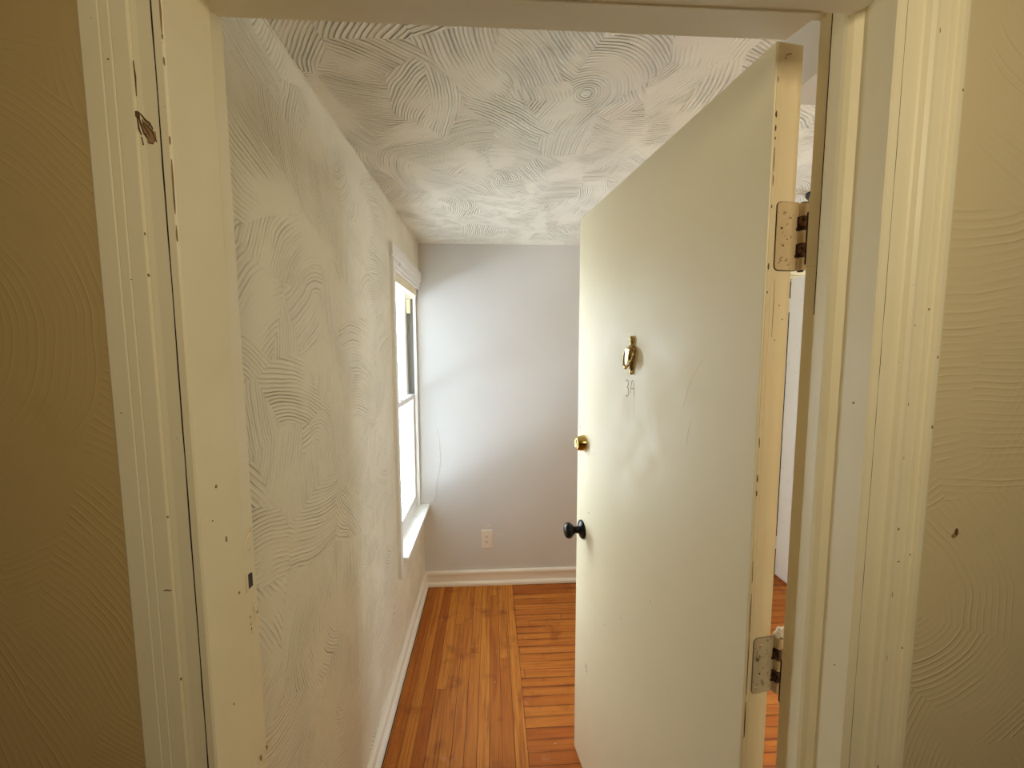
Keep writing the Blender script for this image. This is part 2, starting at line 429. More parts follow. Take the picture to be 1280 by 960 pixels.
# left jamb with shallow latch rabbet
j = MB()
j.prism('trim', [(XJL, YC + .002, 0), (XJL, .545, 0), (XJL - .0035, .5475, 0), (XJL - .009, YF, 0), (-.385, YF, 0), (-.385, YC + .003, 0), (XJL - .0115, YC + .003, 0), (XJL - .0095, YC, 0), (XJL - .002, YC, 0)], (0, 0, 0), (0, 0, 2.05))
# old strike plate mortise and gouges
nrm_u, nrm_v = UY, UZ
for (y, z, w, h) in ((.5, 1.40, .004, .006), (.512, 1.325, .004, .010), (.49, 1.36, .002, .003), (.505, 1.10, .003, .003), (.53, 1.24, .004, .005)):
    j.blot('chip', (XJL + .0002, y, z), nrm_u, nrm_v, w, h, 8)
for (y, z, w, h) in ((.572, 1.31, .006, .010), (.566, 1.283, .004, .005), (.572, 1.19, .010, .012), (.560, 1.178, .006, .010), (.576, 1.165, .003, .022)):
    j.blot('ridge', (XJL - .0055 + .0006, y, z), nrm_u, nrm_v, w, h, 9, .0012)
for k in range(9):
    y = .556 + random.random() * .022; z = 1.16 + random.random() * .04
    j.blot('ridge' if k % 2 else 'chip', (XJL - .0055, y, z), nrm_u, nrm_v, .002, .006, 6, .0009)
j.stroke('ridge', (XJL - .004, .56, 1.30), nrm_u, nrm_v, [(-.004, -.006), (0, .002), (.008, .006), (.014, .002)], .002, .0012)
for k in range(7):
    j.blot('chip' if k % 2 else 'ridge', (XJL - .004, .560 + random.random() * .02, .93 + random.random() * .03), nrm_u, nrm_v, .004, .010, 7, .001)
# worn arris next to the casing
for (z, h) in ((1.93, .05), (1.88, .01), (1.80, .012), (1.76, .06), (1.735, .03), (1.70, .02), (1.905, .008)):
    j.blot('chip', (XJL - .0008, YC - .0002, z), UX, UZ, .0016, h, 8)
fb(j, 'jamb')
# strike hole
sp = MB(); sp.box('blackpl', XJL - .0062, XJL - .0033, .556, .567, 1.228, 1.248, .0008)
sp.box('ridge', XJL - .0058, XJL - .0028, .551, .556, 1.226, 1.250, .0005)
fb(sp, 'latch_hole')
# door stop on the hinge side
st = MB(); st.prism('trim', [(.466, .529, 0), (.4675, .524, 0), (.471, .5185, 0), (.478, .512, 0), (.4785, .512, 0), (.4785, .5485, 0), (.467, .5485, 0), (.466, .5475, 0)], (0, 0, 0), (0, 0, 2.04))
fb(st, 'door_stop')
ck = MB(); ck.box('crack', .4668, .4795, .5483, .5502, 1.62, 2.036)
fb(ck, 'paint_crack')
# head jamb and head stop
hd = MB()
hd.prism('trimh', [(0, YC, 2.0075), (0, .519, 2.0075), (0, YC, 2.05)][0:0] or [(0, YC, 2.0005), (0, .5195, 2.0005), (0, .5195, 2.042), (0, YF, 2.042), (0, YF, 2.062), (0, YC, 2.062)], (-.384, 0, 0), (.504, 0, 0))
fb(hd, 'head_jamb')
hs = MB()
hs.prism('trimh', [(-.3475, .5195, 0), (.4245, .5195, 0), (.4115, .5620, 0), (-.3475, .5620, 0)], (0, 0, 1.9985), (0, 0, 2.0425))
for x, w in ((-.27, .05), (-.2, .02), (.02, .03), (.2, .02)):
    hs.stroke('chip', (x, .5200, 2.0), UX, UZ, [(-w / 2, .0005), (0, .0010), (w / 2, .0004)], .0007, .0003)
fb(hs, 'door_stop')

# casings: profile across the width (w from inner edge, proud height d), same moulding both sides
CAS = CAS_R = [(0, 0.008), (0.001, 0.0125), (0.024, 0.0125), (0.0265, 0.0135), (0.030, 0.0175), (0.0345, 0.0195), (0.0395, 0.0190), (0.0415, 0.0165), (0.0540, 0.0165),
       (0.0560, 0.0190), (0.0590, 0.0195), (0.0610, 0.0170), (0.0640, 0.0168), (0.0660, 0.0195), (0.0690, 0.0200), (0.0715, 0.0170), (0.0790, 0.0165), (0.0825, 0.0150), (0.0830, 0.011), (0.0830, -0.001), (0, -0.001)]
CASL = [(0, 0.006), (0.001, 0.0110), (0.012, 0.0140), (0.0235, 0.0160), (0.0255, 0.0155), (0.0270, 0.0180), (0.0440, 0.0183), (0.0450, 0.0178), (0.0465, 0.0184), (0.0560, 0.0184), (0.0570, 0.0178), (0.0585, 0.0184), (0.0790, 0.0180), (0.0815, 0.0165), (0.0830, 0.013), (0.0830, -0.001), (0, -0.001)]
def casing(x0, sgn, widen=1.0):
    b = MB()
    CAS = CASL if sgn < 0 else CAS_R
    b.prism('trim', [(x0 + sgn * w * widen, YH - d if d > 0 else (YHL if sgn < 0 else YH + .001), 0) for w, d in CAS], (0, 0, 0), (0, 0, 2.062))
    return b
def cy(w):   # surface y at profile position
    for (a, da), (c, dc) in zip(CAS, CAS[1:]):
        if a <= w <= c and c > a: return YH - (da + (dc - da) * (w - a) / (c - a))
    return YH - 0.0165
b = casing(0.4905, 1, 0.99)
for z, w, h, m in ((2.035, .003, .012, 'chip'), (1.995, .0025, .016, 'brown'), (1.945, .003, .008, 'chip'), (1.50, .003, .006, 'chip'), (1.43, .002, .005, 'chip'), (1.335, .006, .004, 'chip'), (1.245, .0025, .010, 'chip'), (1.155, .002, .010, 'chip'),
                   (1.04, .004, .012, 'ridge'), (0.985, .003, .030, 'brown'), (0.965, .003, .012, 'brown'), (1.60, .002, .004, 'chip')):
    b.blot(m, (0.4905 + .0405, cy(.0405) + .0006, z), UX, UZ, w, h, 8, .0008)
for w0, z, w, h in ((.056, 1.62, .002, .004), (.047, 1.29, .005, .002), (.0775, 1.88, .002, .004), (.076, 1.56, .002, .005), (.0085, 1.89, .002, .002), (.006, 1.86, .0015, .003), (.015, 1.17, .002, .002), (.06, 1.3, .002, .004), (.077, 1.47, .003, .006), (.059, 1.17, .002, .003)):
    b.blot('chip', (0.4905 + w0, cy(w0) - .0001, z), UX, UZ, w, h, 8, .0004)
fb(b, 'casing')
# left casing
CAS = CASL
b = casing(-0.3585, -1, 0.92)
def lc(w): return (-0.3585 - w * 0.92)
b.stroke('brown', (lc(.0245), cy(.0245) - .0003, 1.845), UX, UZ, [(0, .036), (.0008, .02), (.0005, .0)], .0016, .0004)
o = (lc(.0185), YH - .0158, 1.815)
b.blot('chip', (lc(.011), YH - .0160, 1.803), UX, UZ, .011, .020, 10, .0004)
b.blot('chip', (lc(.016), YH - .0160, 1.812), UX, UZ, .009, .020, 10, .0006)
for pts in ([(-.005, .012), (-.003, .002), (0, -.008), (.004, -.014)], [(-.003, .013), (.002, .006), (.006, .003), (.009, -.003)], [(-.001, .006), (.001, -.002), (.004, -.006), (.006, -.012)],
            [(.0, .003), (.004, -.001), (.008, -.005), (.012, -.016)], [(-.006, .008), (-.005, -.004), (-.003, -.010)], [(-.003, -.012), (-.002, -.02)]):
    b.stroke('brown', o, UX, UZ, pts, .0016, .0010)
b.blot('brown', (lc(.0245), cy(.0245) - .0004, 1.826), UX, UZ, .006, .010, 8, .0010)
for z, w in ((1.70, .002), (1.655, .003), (1.375, .003), (1.17, .003)):
    b.blot('chip', (lc(.0262), cy(.0262) - .0003, z), UX, UZ, w, .004, 7, .0006)
b.stroke('brown', (lc(.033), cy(.033) - .0006, 1.285), UX, UZ, [(-.004, 0), (0, .0006), (.005, 0)], .0010, .0004)
for w0, z in ((.05, 1.88), (.045, 1.65), (.07, 1.5)):
    b.blot('chip', (lc(w0), cy(w0) - .0002, z), UX, UZ, .003, .0015, 7, .0004)
fb(b, 'casing')
# crooked open joints between casing and jamb edge
for xj, nseg in ((-0.3583, 46), (0.4902, 46)):
    b = MB(); pts = []
    for k in range(nseg + 1):
        z = 0.4 + (2.06 - 0.4) * k / nseg
        pts.append((random.uniform(-.00035, .00035), z))
    wd = .0019 if xj < 0 else .0011
    b.stroke('crack', (xj, YC + .0023, 0), UX, UZ, pts, wd, .0007)
    fb(b, 'paint_crack')
# head casing
CAS = CAS_R
b = MB()
b.prism('trim', [(0, YH - d, 2.062 + w) for w, d in CAS], (-.385 - .05, 0, 0), (.572, 0, 0))
fb(b, 'casing')

# ------------------------------------------------------------------ the entry door (local: +X along leaf from hinge edge, -Y... leaf thickness to +x side)
HP = Vector((0.430, 0.604)); ANG = math.radians(7.9)
door = empty('door_1', (HP.x, HP.y, 0), ANG, 'cream painted slab entry door standing open with brass knocker', 'door', 'structure')
# local axes: Y = along the leaf towards free edge, X = thickness away from the hall face (face at x=0 looks to -X)
DW, DT = 0.816, 0.0470
b = MB(); b.box('door', 0, DT, 0, DW, 0.010, 2.030, 0.0022, seg=2)
FU, FV = -UY, UZ      # on the hall face, normal = FU x FV = -X
def face(s, z, e=0.0): return Vector((-e, s, z))
# rubbed scuffs and curved scratches
b.blot('scuff', face(.705, .438), FU, FV, .012, .006, 9, .0003); b.stroke('scuff', face(.703, .434), FU, FV, [(-.010, .010), (-.002, .002), (.004, -.008), (.006, -.018)], .0035, .0003)
b.stroke('ridge', face(.15, 1.50), FU, FV, [(-.046, -.055), (-.036, -.02), (-.02, .012), (.002, .04), (.024, .062)], .0016, .0002)
b.stroke('ridge', face(.15, 1.46), FU, FV, [(-.03, -.09), (-.026, -.06), (-.018, -.03)], .0013, .0002)
b.stroke('ridge', face(.43, 1.42), FU, FV, [(-.006, .0), (-.002, -.03), (.004, -.07)], .0013, .0002)
b.stroke('ridge', face(.40, 1.42), FU, FV, [(-.0, .03), (-.004, .0), (-.002, -.03)], .0011, .0002)
b.blot('scuff', face(.70, 1.01), FU, FV, .010, .005, 7, .0003)
b.blot('scuff', face(.66, 1.23), FU, FV, .004, .004, 7, .0003)
for s, z in ((.80, 1.985), (.56, .7), (.30, .95), (.45, .8)):
    b.blot('scuff', face(s, z), FU, FV, .005, .003, 7, .0003)
# the seam of the wrap plate at the deadbolt
b.stroke('pencil', face(.789, 1.245), FU, FV, [(0, -.058), (0, 0), (0, .052)], .0016, .0006)
for z in (1.297, 1.190): b.blot('brown', face(.789, z), FU, FV, .005, .005, 8, .0009)
dl = b.build('door_leaf', door)
# hinge-side edge strip, a different, yellower paint with chips
b = MB(); b.box('dooredge', 0.0022, DT - .0012, -0.0012, 0.0012, 0.012, 2.027, 0.0006)
EU, EV = UX, UZ       # normal -Y
b.stroke('trim', (0.010, -.0012, 1.0), EU, EV, [(0, -.98), (0.0006, 0), (0, 1.02)], .0012, .0006)
for z, h, w in ((1.925, .012, .003), (1.905, .010, .0025), (1.89, .006, .002), (1.86, .05, .0012), (1.79, .006, .002), (1.70, .012, .003), (1.66, .004, .002), (1.42, .02, .0016), (1.36, .014, .003), (1.335, .012, .003), (1.2, .05, .001), (1.12, .09, .0016), (1.03, .14, .0018), (0.93, .08, .0022), (1.83, .02, .0012), (1.975, .01, .0014)):
    b.blot('brown', (0.0036, -.0012, z), EU, EV, w, h, 9, .0006)
for x, z in ((.020, 2.012), (.016, 2.010), (.024, 2.013), (.015, 2.006), (.027, 1.64), (.034, 1.618), (.022, 1.585)):
    b.blot('chip', (x, -.0012, z), EU, EV, .003, .003, 7, .0006)
b.stroke('chip', (0.016, -.0012, 1.64), EU, EV, [(0, .04), (.0006, 0), (0, -.05)], .0009, .0004)
b.build('edge_strip', door)

# brass knocker: urn body on a backplate with a swinging bail
def axis_T(o, zdir, xdir=None):
    z = Vector(zdir).normalized(); x = Vector(xdir or z.orthogonal()); x = (x - z * x.dot(z)).normalized(); y = z.cross(x)
    Mx = Matrix((x, y, z)).transposed().to_4x4(); Mx.translation = Vector(o); return Mx
kn = MB()
KS, KZ = .416, 1.5585
flat = Matrix.Translation((0, KS, KZ)) @ Matrix.Diagonal((0.62, 1, 1, 1))
# vertical urn silhouette (r, z) flattened towards the door
urn = [(0, -.0530), (.005, -.0525), (.0065, -.049), (.0055, -.045), (.0045, -.042), (.0085, -.038), (.0095, -.034), (.0085, -.029), (.0110, -.020), (.0150, -.006), (.0178, .008), (.0190, .014), (.0180, .0175), (.0125, .020), (.0075, .0235), (.0055, .028), (.0075, .0315), (.0090, .036), (.0090, .041), (.0065, .046), (.003, .0485), (0, .049)]
b2 = bmesh.new(); b2.free()
kn.lathe('brassdark', urn, Matrix.Translation((-.004, 0, 0)) @ flat, 24)
# raised faceted shield on its front
kn.prism('brass', [(-.0135, KS - .0115, KZ + .014), (-.0135, KS + .0115, KZ + .014), (-.0145, KS + .0075, KZ - .004), (-.0150, KS + .0045, KZ - .024), (-.0150, KS - .0045, KZ - .024), (-.0145, KS - .0075, KZ - .004)], (0, 0, 0), (-.0035, 0, 0))
kn.build('knocker_plate', door)
bl = MB()
pts = [(-.008, KS + .0170, KZ + .013), (-.010, KS + .0225, KZ + .010), (-.012, KS + .0245, KZ), (-.014, KS + .0235, KZ - .012), (-.017, KS + .017, KZ - .024), (-.020, KS + .008, KZ - .031), (-.021, KS, KZ - .0335),
       (-.020, KS - .008, KZ - .031), (-.017, KS - .017, KZ - .024), (-.014, KS - .0235, KZ - .012), (-.012, KS - .0245, KZ), (-.010, KS - .0225, KZ + .010), (-.008, KS - .0170, KZ + .013)]
bl.tube('brassdark', pts, [.0022, .0022, .0022, .0024, .0028, .0036, .0042, .0036, .0028, .0024, .0022, .0022, .0022], 10)
bl.lathe('brass', [(0, -.003), (.005, -.002), (.006, 0), (.005, .003), (0, .004)], axis_T((-.019, KS, KZ - .0335), (-1, 0, 0)), 16)
bl.build('knocker_ring', door)

# handwritten 3A below the knocker
t = MB()
# on the face, viewer sees +s (free edge) on the left, so letters run with u = -Y
o = Vector((0, .4225, 1.468))
def pen(pts): t.stroke('pencil', o, FU, FV, pts, .0018, .0003)
pen([(-.030, .016), (-.023, .022), (-.015, .019), (-.013, .011), (-.018, .004), (-.021, .002), (-.014, -.001), (-.010, -.009), (-.012, -.018), (-.020, -.024), (-.029, -.020)])
pen([(.000, -.014), (.001, .004), (.004, .017), (.008, .023), (.011, .020)])
pen([(.009, .023), (.015, .013), (.017, .000), (.020, -.020)])
pen([(.001, .000), (.010, .001), (.018, .000)])
t.build('apartment_number', door)

# deadbolt cylinder, brass
d = MB(); Td = axis_T((0, .752, 1.2425), (-1, 0, 0), (0, -1, 0))
d.lathe('brass', [(.0285, -.001), (.0290, .002), (.0285, .004), (.0225, .026), (.0205, .0285), (.0185, .0295), (.010, .0295), (.0095, .0288), (0, .0288)], Td, 40)
d.build('deadbolt', door)
k = MB(); k.box('slot', -.0008, .0008, -.005, .005, .0286, .0292, T=Td)
k.build('keyway', bpy.data.objects['deadbolt'])
# black knob
d = MB(); Tk = axis_T((0, .757, .9245), (-1, 0, 0), (0, -1, 0))
d.lathe('black', [(.0330, -.001), (.0335, .003), (.0325, .006), (.0280, .009), (.018, .012), (.0135, .015), (.0120, .022), (.0120, .030)], Tk, 36)
d.build('rosette', door)
d = MB()
d.lathe('black', [(.0120, .028), (.0135, .033), (.0200, .037), (.0255, .043), (.0280, .050), (.0275, .057), (.0240, .063), (.0180, .0665), (.0090, .068), (0, .068)], Tk, 36)
d.build('door_knob', door)
# room side knob and thumb turn
d = MB(); Tk2 = axis_T((DT, .757, .9245), (1, 0, 0), (0, 1, 0))
d.lathe('black', [(.0330, -.001), (.0325, .006), (.018, .012), (.0120, .022), (.0120, .030), (.0200, .037), (.0280, .050), (.0240, .063), (.0090, .068), (0, .068)], Tk2, 32)
d.build('door_knob', door)

# hinges (door side leaf + barrel + jamb leaf), local to the door: edge plane y = -0.0012
def rounded_plate(w, h, r, n=5):
    pts = [(w, -h / 2), (w, h / 2)]
    for k in range(n + 1):
        a = math.pi / 2 + k * math.pi / 2 / n; pts.append((r + r * math.cos(a), h / 2 - r + r * math.sin(a)))
    for k in range(n + 1):
        a = math.pi + k * math.pi / 2 / n; pts.append((r + r * math.cos(a), -h / 2 + r + r * math.sin(a)))
    return pts
def hinge(zc, h, leafm, low):
    e = empty('hinge', (0, 0, 0)); e.parent = door
    x0, x1 = 0.0130, 0.0540
    b = MB(); b.flake(leafm, (x0, -.0014, zc), UX, UZ, rounded_plate(x1 - x0, h, .007), .0019)
    # rust seam round the plate
    per = rounded_plate(x1 - x0, h + .001, .0075)[2:]
    b.stroke('grime' if not low else 'pencil', (x0 - .0003, -.0014, zc), UX, UZ, [(x1 - x0 - .002, h / 2 + .0005)] + per + [(x1 - x0 - .002, -h / 2 - .0005)], .0009, .0012)
    for (x, z, r) in ((.013, .036, .004), (.009, .012, .0018), (.020, -.004, .0010), (.013, -.014, .0016), (.006, -.040, .003), (.025, .028, .001)):
        b.lathe('hinge' if r > .0025 else 'rust', [(r, 0), (r * .9, .0005), (0, .0007)], axis_T((x0 + x, -.0033, zc + z), (0, -1, 0)), 14)
        if r > .0025: b.box('rust', x0 + x - r * .7, x0 + x + r * .7, -.0041, -.0039, zc + z - .0004, zc + z + .0004)
    b.build('hinge_leaf', e)
    # five knuckles
    bx, by = 0.0595, -0.0045
    segs = 5; sh = h / segs
    for k in range(segs):
        z0 = zc - h / 2 + k * sh; z1 = z0 + sh - .0012
        mm = ('hinge' if k % 2 == 0 else 'rust')
        q = MB(); q.lathe(mm, [(.0065, z0), (.0075, z0 + .0008), (.0075, z1 - .0008), (.0065, z1)], Matrix.Translation((bx, by, 0)), 20)
        if k % 2 == 1: q.box('grime', bx - .0115, bx - .006, -.0042, -.0012, z0 - .0012, z0 + .0035, .0006); q.box('grime', bx - .0100, bx - .0065, -.0040, -.0012, z0 + .003, z1 + .001, .0006)
        q.build('knuckle', e)
    q = MB(); q.lathe('grime', [(.0042, zc - h / 2 - .002), (.0046, zc + h / 2 + .001)], Matrix.Translation((bx, by, 0)), 14)
    if low: 
        for k in range(6):
            q.lathe('caulk', [(0, -.006), (.005, -.004), (.006, 0), (.004, .005), (0, .006)], Matrix.Translation((bx - .004 + .0026 * k, by - .001 * (k % 2), zc + h / 2 + .004 + .003 * (k % 3))) @ Matrix.Rotation(k, 4, 'Z'), 10)
    q.build('hinge_pin', e)
    return e
hinge(1.746, .103, 'hinge', False)
hinge(1.030, .100, 'hinge_low', True)
hinge(0.280, .100, 'hinge_low', False)
# the jamb leaves belong to the frame
for zc, h in ((1.746, .103), (1.03, .100), (.28, .10)):
    b = MB(); b.prism('trim', [(XJR + .0002, .553, zc - h / 2 + .006), (XJR + .0002, .559, zc - h / 2), (XJR + .0002, YF, zc - h / 2), (XJR + .0002, YF, zc + h / 2), (XJR + .0002, .559, zc + h / 2), (XJR + .0002, .553, zc + h / 2 - .006)], (0, 0, 0), (-.0016, 0, 0))
    b.box('grime', XJR - .0022, XJR + .001, YF - .0012, YF + .0012, zc - h / 2 + .004, zc + h / 2 - .022, .0004)
    fb(b, 'hinge_leaf')

# ------------------------------------------------------------------ window in the left wall
win = empty('window_1', (XL, WY0, WZ0), 0, 'tall white double hung window with bright daylight and deep stool', 'window', 'structure')
wi = Matrix.Translation((-XL, -WY0, -WZ0))
def wbuild(b, name, par=None):
    o = b.build(name, par or win); 
    if par is None: o.matrix_parent_inverse = wi
    return o
b = MB()   # reveal / frame box
xo = XL - WT
b.box('vinyl', xo, XL - .002, WY0 - .001, WY0 + .014, WZ0, WZ1)
b.box('vinyl', xo, XL - .030, WY1 - .014, WY1 + .0005, WZ0, WZ1)
b.box('vinyl', xo, XL - .002, WY0, WY1, WZ1 - .014, WZ1 + .0005)
b.box('vinyl', xo, XL - .030, WY0, WY1, WZ0 - .001, WZ0 + .016)
# stop beads on far and near side
for y0, y1 in ((WY0 + .014, WY0 + .026), (WY1 - .026, WY1 - .014)):
    b.box('vinyl', XL - .036, XL - .018, y0, y1, WZ0 + .016, WZ1 - .014, .002)
    b.box('vinyl', XL - .085, XL - .076, y0, y1, WZ0 + .016, WZ1 - .014, .001)
wbuild(b, 'window_frame')
b = MB(); b.box('trim', XL - .040, XL - .012, WY0 + .014, WY1 - .014, WZ1 - .085, WZ1 - .014, .002)
wbuild(b, 'head_stop')
b = MB(); b.box('trim', XL - .075, XL - .05, WY1 - .034, WY1 - .0145, WZ1 - .19, WZ1 - .105, .003)
wbuild(b, 'jamb_liner_clip')
b = MB(); b.box('shade_grey', XL - .077, XL - .037, WY1 - .0165, WY1 - .0135, 1.297, WZ1 - .10); b.box('shade_grey', XL - .065, XL - .062, WY1 - .022, WY1 - .0135, 1.297, WZ1 - .10)  # jamb track, its shade put into the grey colour
wbuild(b, 'balance_track')
# casing
b = MB(); b.box('white', XL - .001, XL + .0165, 1.815, 1.852, .482, 1.990, .0015); wbuild(b, 'casing')
b = MB(); b.box('shade_grey', XL - .0295, XL - .0255, WY1 - .013, WY1 + .0005, .567, 1.985); wbuild(b, 'painted_shadow_line')  # thin grey strip painting in the shadow line beside the frame
b = MB()
b.prism('white', [(XL - .001, 0, 1.988), (XL + .012, 0, 1.988), (XL + .012, 0, 1.995), (XL + .017, 0, 2.000), (XL + .017, 0, 2.052), (XL + .014, 0, 2.054), (XL - .001, 0, 2.054)], (0, 1.808, 0), (0, 2.524, 0))
b.box('white', XL - .012, XL + .010, 1.85, 2.518, 1.966, 1.990, .004)
b.box('white', XL - .012, XL + .004, 1.85, 2.518, 1.950, 1.967, .003)
wbuild(b, 'head_casing')
# stool
b = MB(); b.box('white', XL - .042, XL + .042, 1.853, 2.529, .544, .567, .003); wbuild(b, 'window_stool')
def sash(name, x0, x1, z0, z1, rail_b, rail_t):
    y0, y1, w = WY0 + .016, WY1 - .016, .036
    b = MB()
    b.box('vinyl', x0, x1, y0, y0 + w, z0, z1, .003); b.box('vinyl', x0, x1, y1 - w, y1, z0, z1, .003)
    b.box('vinyl', x0, x1, y0 + w - .003, y1 - w + .003, z0, z0 + rail_b, .003); b.box('vinyl', x0, x1, y0 + w - .003, y1 - w + .003, z1 - rail_t, z1, .003)
    o = wbuild(b, name)
    g_ = MB(); xm = (x0 + x1) / 2; g_.box('glass', xm - .002, xm + .002, y0 + w - .006, y1 - w + .006, z0 + rail_b - .006, z1 - rail_t + .006)
    wbuild(g_, 'glass_pane', o); return o
sl = sash('sash', XL - .074, XL - .040, .567, 1.295, .070, .030)
su = sash('sash', XL - .112, XL - .078, 1.262, 1.905 + .06, .030, .045)
b = MB()
b.box('vinyl', XL - .076, XL - .044, 2.15, 2.20, 1.295, 1.303, .002); b.tube('vinyl', [(XL - .06, 2.175, 1.303), (XL - .06, 2.175, 1.312), (XL - .055, 2.20, 1.314), (XL - .05, 2.215, 1.314)], .0035, 8)
wbuild(b, 'sash_lock', None)

# ------------------------------------------------------------------ baseboards
BBP = [(0, 0), (.0235, 0), (.0235, .014), (.0190, .022), (.0120, .025), (.0080, .028), (.0080, .068), (.0100, .073), (.0170, .078), (.0180, .092), (.0150, .098), (.0090, .1005), (0, .101)]
def baseboard(name, a, c, n, label):
    """along from a to c (x,y), n = outward normal"""
    b = MB()
    b.prism('base', [(n[0] * d, n[1] * d, z) for d, z in BBP], (a[0], a[1], 0), (c[0], c[1], 0))
    return tag(b.build(name), label, 'baseboard', 'structure')
baseboard('baseboard_left', (XL, YF), (XL, YB), (1, 0), 'white moulded baseboard along the swirled plaster wall under the window')
baseboard('baseboard_back', (XL + .002, YB), (1.955, YB), (0, -1), 'white moulded baseboard along the end wall')
baseboard('baseboard_right', (XR, YF), (XR, YB), (-1, 0), 'white moulded baseboard on the far side wall')
baseboard('baseboard_front', (.505, YF), (XR, YF), (0, 1), 'white moulded baseboard behind the open entry door')

b = MB(); b.box('crack', XL + .0230, XL + .0275, YF, YB - .02, -.0005, .0012); b.build('floor_gap', bpy.data.objects['baseboard_left'])
# ------------------------------------------------------------------ outlet
ot = empty('electrical_outlet', (-.0365, YB, .314), 0, 'white duplex electrical outlet low on the end wall above the baseboard', 'outlet')
b = MB()
b.box('outlet', -.0385, .0385, -.0065, .0005, -.0645, .0645, .004, seg=3)
b.build('cover_plate', ot)
for dz in (.0175, -.0175):
    q = MB()
    q.box('outlet', -.0170, .0170, -.0095, -.0060, dz - .0160, dz + .0160, .0016)
    s_ = q.build('socket', ot)
    q = MB()
    q.box('slot', -.0075, -.0050, -.0102, -.0094, dz - .001, dz + .010); q.box('slot', .0050, .0075, -.0102, -.0094, dz, dz + .008)
    q.lathe('slot', [(.0028, 0), (.0026, .0006)], Matrix.Translation((0, -.0097, dz - .0075)) @ Matrix.Rotation(math.pi / 2, 4, 'X'), 14)
    q.build('socket_slots', s_)
q = MB(); q.lathe('outlet', [(.0035, 0), (.003, .0012), (0, .0015)], Matrix.Translation((0, -.0062, 0)) @ Matrix.Rotation(math.pi / 2, 4, 'X'), 14); q.build('screw', ot)

# ------------------------------------------------------------------ second, white door seen through the hinge gap
fr2 = empty('trim_2', (DX0, YB, 0), 0, 'cream frame around the white door in the far corner', 'door frame', 'structure')
f2i = Matrix.Translation((-DX0, -YB, 0))
def f2(b, n):
    o = b.build(n, fr2); o.matrix_parent_inverse = f2i
b = MB(); b.box('trim', DX0 - .072, DX0 - .004, YB - .017, YB + .001, 0, DZ + .004, .003); f2(b, 'casing')
b = MB(); b.box('trim', DX1 + .004, DX1 + .072, YB - .017, YB + .001, 0, DZ + .004, .003); f2(b, 'casing')
b = MB(); b.box('trim', DX0 - .072, DX1 + .072, YB - .018, YB + .001, DZ + .005, DZ + .075, .003); f2(b, 'casing')
b = MB(); b.box('trim', DX0 - .004, DX0 + .016, YB - .008, YB + .10, 0, DZ + .003); f2(b, 'jamb')
b = MB(); b.box('trim', DX1 - .016, DX1 + .004, YB - .008, YB + .10, 0, DZ + .003); f2(b, 'jamb')
b = MB(); b.box('trim', DX0 + .0165, DX1 - .0165, YB - .008, YB + .10, DZ - .016, DZ + .003); f2(b, 'head_jamb')
d2 = empty('door_2', (DX0 + .020, YB - .020, 0), math.radians(-91), 'white flush door standing open, glimpsed through the hinge gap', 'door', 'structure')
b = MB(); b.box('white', 0, .68, 0, .035, .010, 2.030, .002); b.build('door_leaf', d2)
for z in (1.86, .24):
    e = MB()
    e.lathe('white', [(.0055, z - .045), (.006, z - .044), (.006, z + .044), (.0055, z + .045)], Matrix.Translation((-.007, -.004, 0)), 14)
    e.box('white', -.0065, .004, -.0035, .0, z - .044, z + .044)
    e.box('white', -.022, -.007, -.006, -.0035, z - .044, z + .044)
    e.build('hinge', d2)
e = MB(); e.lathe('brass', [(.026, 0), (.012, .01), (.011, .03), (.024, .042), (.02, .06), (0, .064)], axis_T((.62, 0, .92), (0, -1, 0)), 24); e.build('door_knob', d2)
# cupboard recess behind it
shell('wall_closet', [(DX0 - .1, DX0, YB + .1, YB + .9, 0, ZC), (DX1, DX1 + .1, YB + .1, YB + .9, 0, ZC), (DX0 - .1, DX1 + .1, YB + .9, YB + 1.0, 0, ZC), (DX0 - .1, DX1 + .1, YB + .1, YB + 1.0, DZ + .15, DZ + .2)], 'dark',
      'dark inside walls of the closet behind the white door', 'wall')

# ------------------------------------------------------------------ black ceiling fixture glimpsed above the upper hinge
cf = empty('ceiling_light', (1.385, 1.652, ZC), 0, 'small black ceiling light fixture glimpsed above the upper hinge', 'ceiling light')
b = MB(); b.lathe('blackpl', [(.040, .0), (.041, -.010), (.036, -.020), (.016, -.026)][::-1], None, 32); b.build('canopy', cf)
b = MB(); b.lathe('blackpl', [(.016, -.022), (.030, -.030), (.034, -.055), (.030, -.060)][::-1], None, 32); b.build('lamp_shade', cf)

# marks on the hall wall
mk = MB(); mk.blot('brown', (.6365, YH - .0004, 1.320), UX, UZ, .006, .012, 9, .0006); mk.blot('chip', (.634, YH - .0004, 1.315), UX, UZ, .008, .008, 9, .0004)
o = mk.build('wall_gouge', bpy.data.objects['wall_front'])

# ------------------------------------------------------------------ light
w = bpy.data.worlds.new('daylight'); S.world = w; w.use_nodes = True
bg = w.node_tree.nodes['Background']
wg = G(w.node_tree)
d_ = wg.sep(wg.node('ShaderNodeTexCoord').outputs['Generated'])
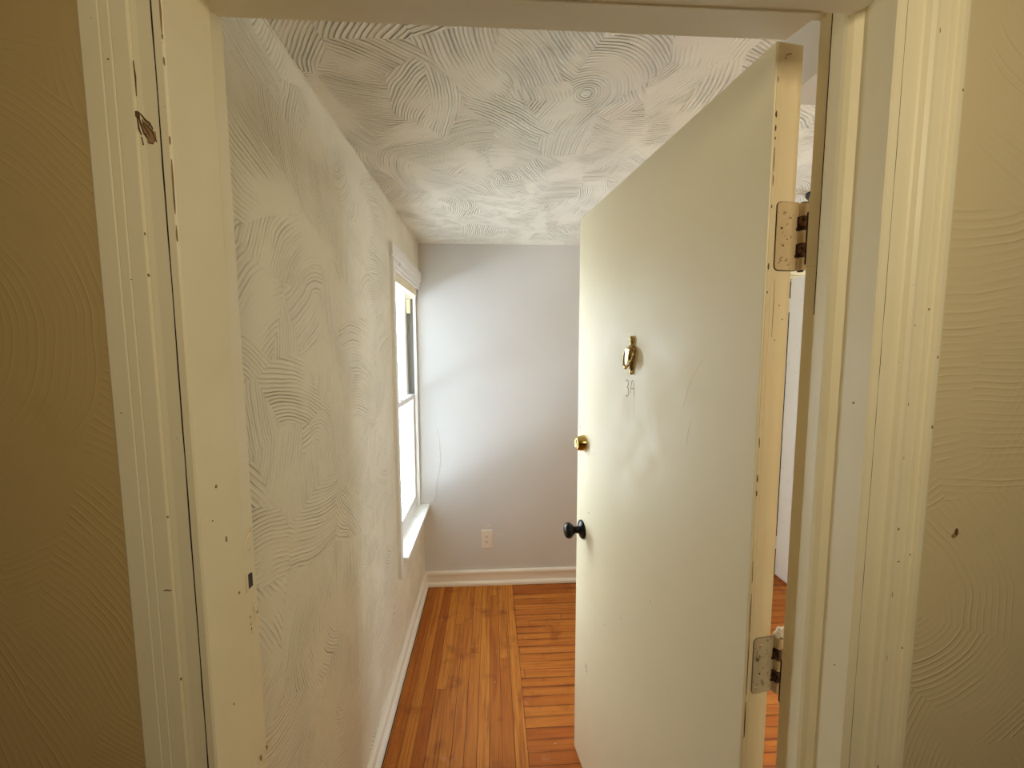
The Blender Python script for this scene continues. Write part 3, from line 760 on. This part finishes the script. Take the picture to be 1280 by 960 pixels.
# overcast sky, boosted beyond the end wall to light door and jamb; below the horizon the pale sunlit
# yard three floors down, and an added bright patch standing in for a sunlit rooftop
boost_side = wg.ramp(d_[1], -0.25, 0.55)
below = wg.ramp(d_[2], 0.03, -0.05)
wg.l.new(wg.mix(wg.m('MULTIPLY', below, 0.6), wg.mix(boost_side, (0.66, 0.83, 1.0, 1), (0.84, 0.92, 1.0, 1)), (0.86, 0.92, 1.0, 1)), bg.inputs[0])
up = wg.m('ADD', 2.6, wg.m('MULTIPLY', boost_side, 25.0))
dn = wg.m('ADD', 4.5, wg.m('MULTIPLY', boost_side, 13.5))
base = wg.m('ADD', wg.m('MULTIPLY', up, wg.m('SUBTRACT', 1.0, below)), wg.m('MULTIPLY', dn, below))
rd = Vector((-1.0, -0.42, -0.47)).normalized()
dt = wg.v('DOT_PRODUCT', wg.node('ShaderNodeTexCoord').outputs['Generated'], tuple(rd))
bright_patch = wg.ramp(dt, math.cos(math.radians(13.0)), math.cos(math.radians(5.0)), 0.0, 22.0)
wg.put(bg.inputs[1], wg.m('ADD', base, bright_patch))
def area(name, loc, rot, sx, sy, power, color, portal=False):
    l = bpy.data.lights.new(name, 'AREA'); l.shape = 'RECTANGLE'; l.size = sx; l.size_y = sy; l.energy = power; l.color = color
    if portal: l.cycles.is_portal = True
    o = bpy.data.objects.new(name, l); o.location = loc; o.rotation_euler = rot; COL.objects.link(o); return o
area('window_portal', (XL - WT - .01, (WY0 + WY1) / 2, (WZ0 + WZ1) / 2), (0, -math.pi / 2, 0), WZ1 - WZ0, WY1 - WY0, 1, (1, 1, 1), True)
area('added_window_portal', (XR + .13, (RW[0] + RW[1]) / 2, (RW[2] + RW[3]) / 2), (0, math.pi / 2, 0), RW[3] - RW[2], RW[1] - RW[0], 1, (1, 1, 1), True)  # portal for the added side opening
area('hall_fill_lamp', (0.26, -0.48, 2.08), (math.radians(50), 0, 0), .40, .34, 6.9, (1.0, 0.87, 0.61))  # unseen warm lamp added behind the camera to brighten the hall side

# ------------------------------------------------------------------ camera (yaw 3.055 right, pitched 4.9 down, tiny roll)
yaw, pit, rol = [math.radians(a) for a in (3.055, 4.9, -0.155)]
f = Vector((math.sin(yaw) * math.cos(pit), math.cos(yaw) * math.cos(pit), -math.sin(pit)))
r = Vector((math.cos(yaw), -math.sin(yaw), 0)); u = r.cross(f)
r2 = r * math.cos(rol) + u * math.sin(rol); u2 = -r * math.sin(rol) + u * math.cos(rol)
cam = bpy.data.cameras.new('camera'); cam.sensor_width = 36; cam.lens = 490 / 1280 * 36; cam.clip_start = 0.02
co = bpy.data.objects.new('camera', cam); COL.objects.link(co)
mw = Matrix((r2, u2, -f)).transposed().to_4x4(); mw.translation = Vector((0, 0, 1.57)); co.matrix_world = mw
S.camera = co

vs = S.view_settings; S.display_settings.display_device = 'sRGB'
vs.view_transform = 'Standard'; vs.look = 'None'; vs.gamma = 1.0; vs.exposure = 0.1; vs.use_curve_mapping = False
S.cycles.use_denoising = True; S.cycles.adaptive_threshold = 0.015; S.cycles.max_bounces = 14; S.cycles.diffuse_bounces = 10; S.cycles.transparent_max_bounces = 12
S.cycles.sample_clamp_indirect = 8
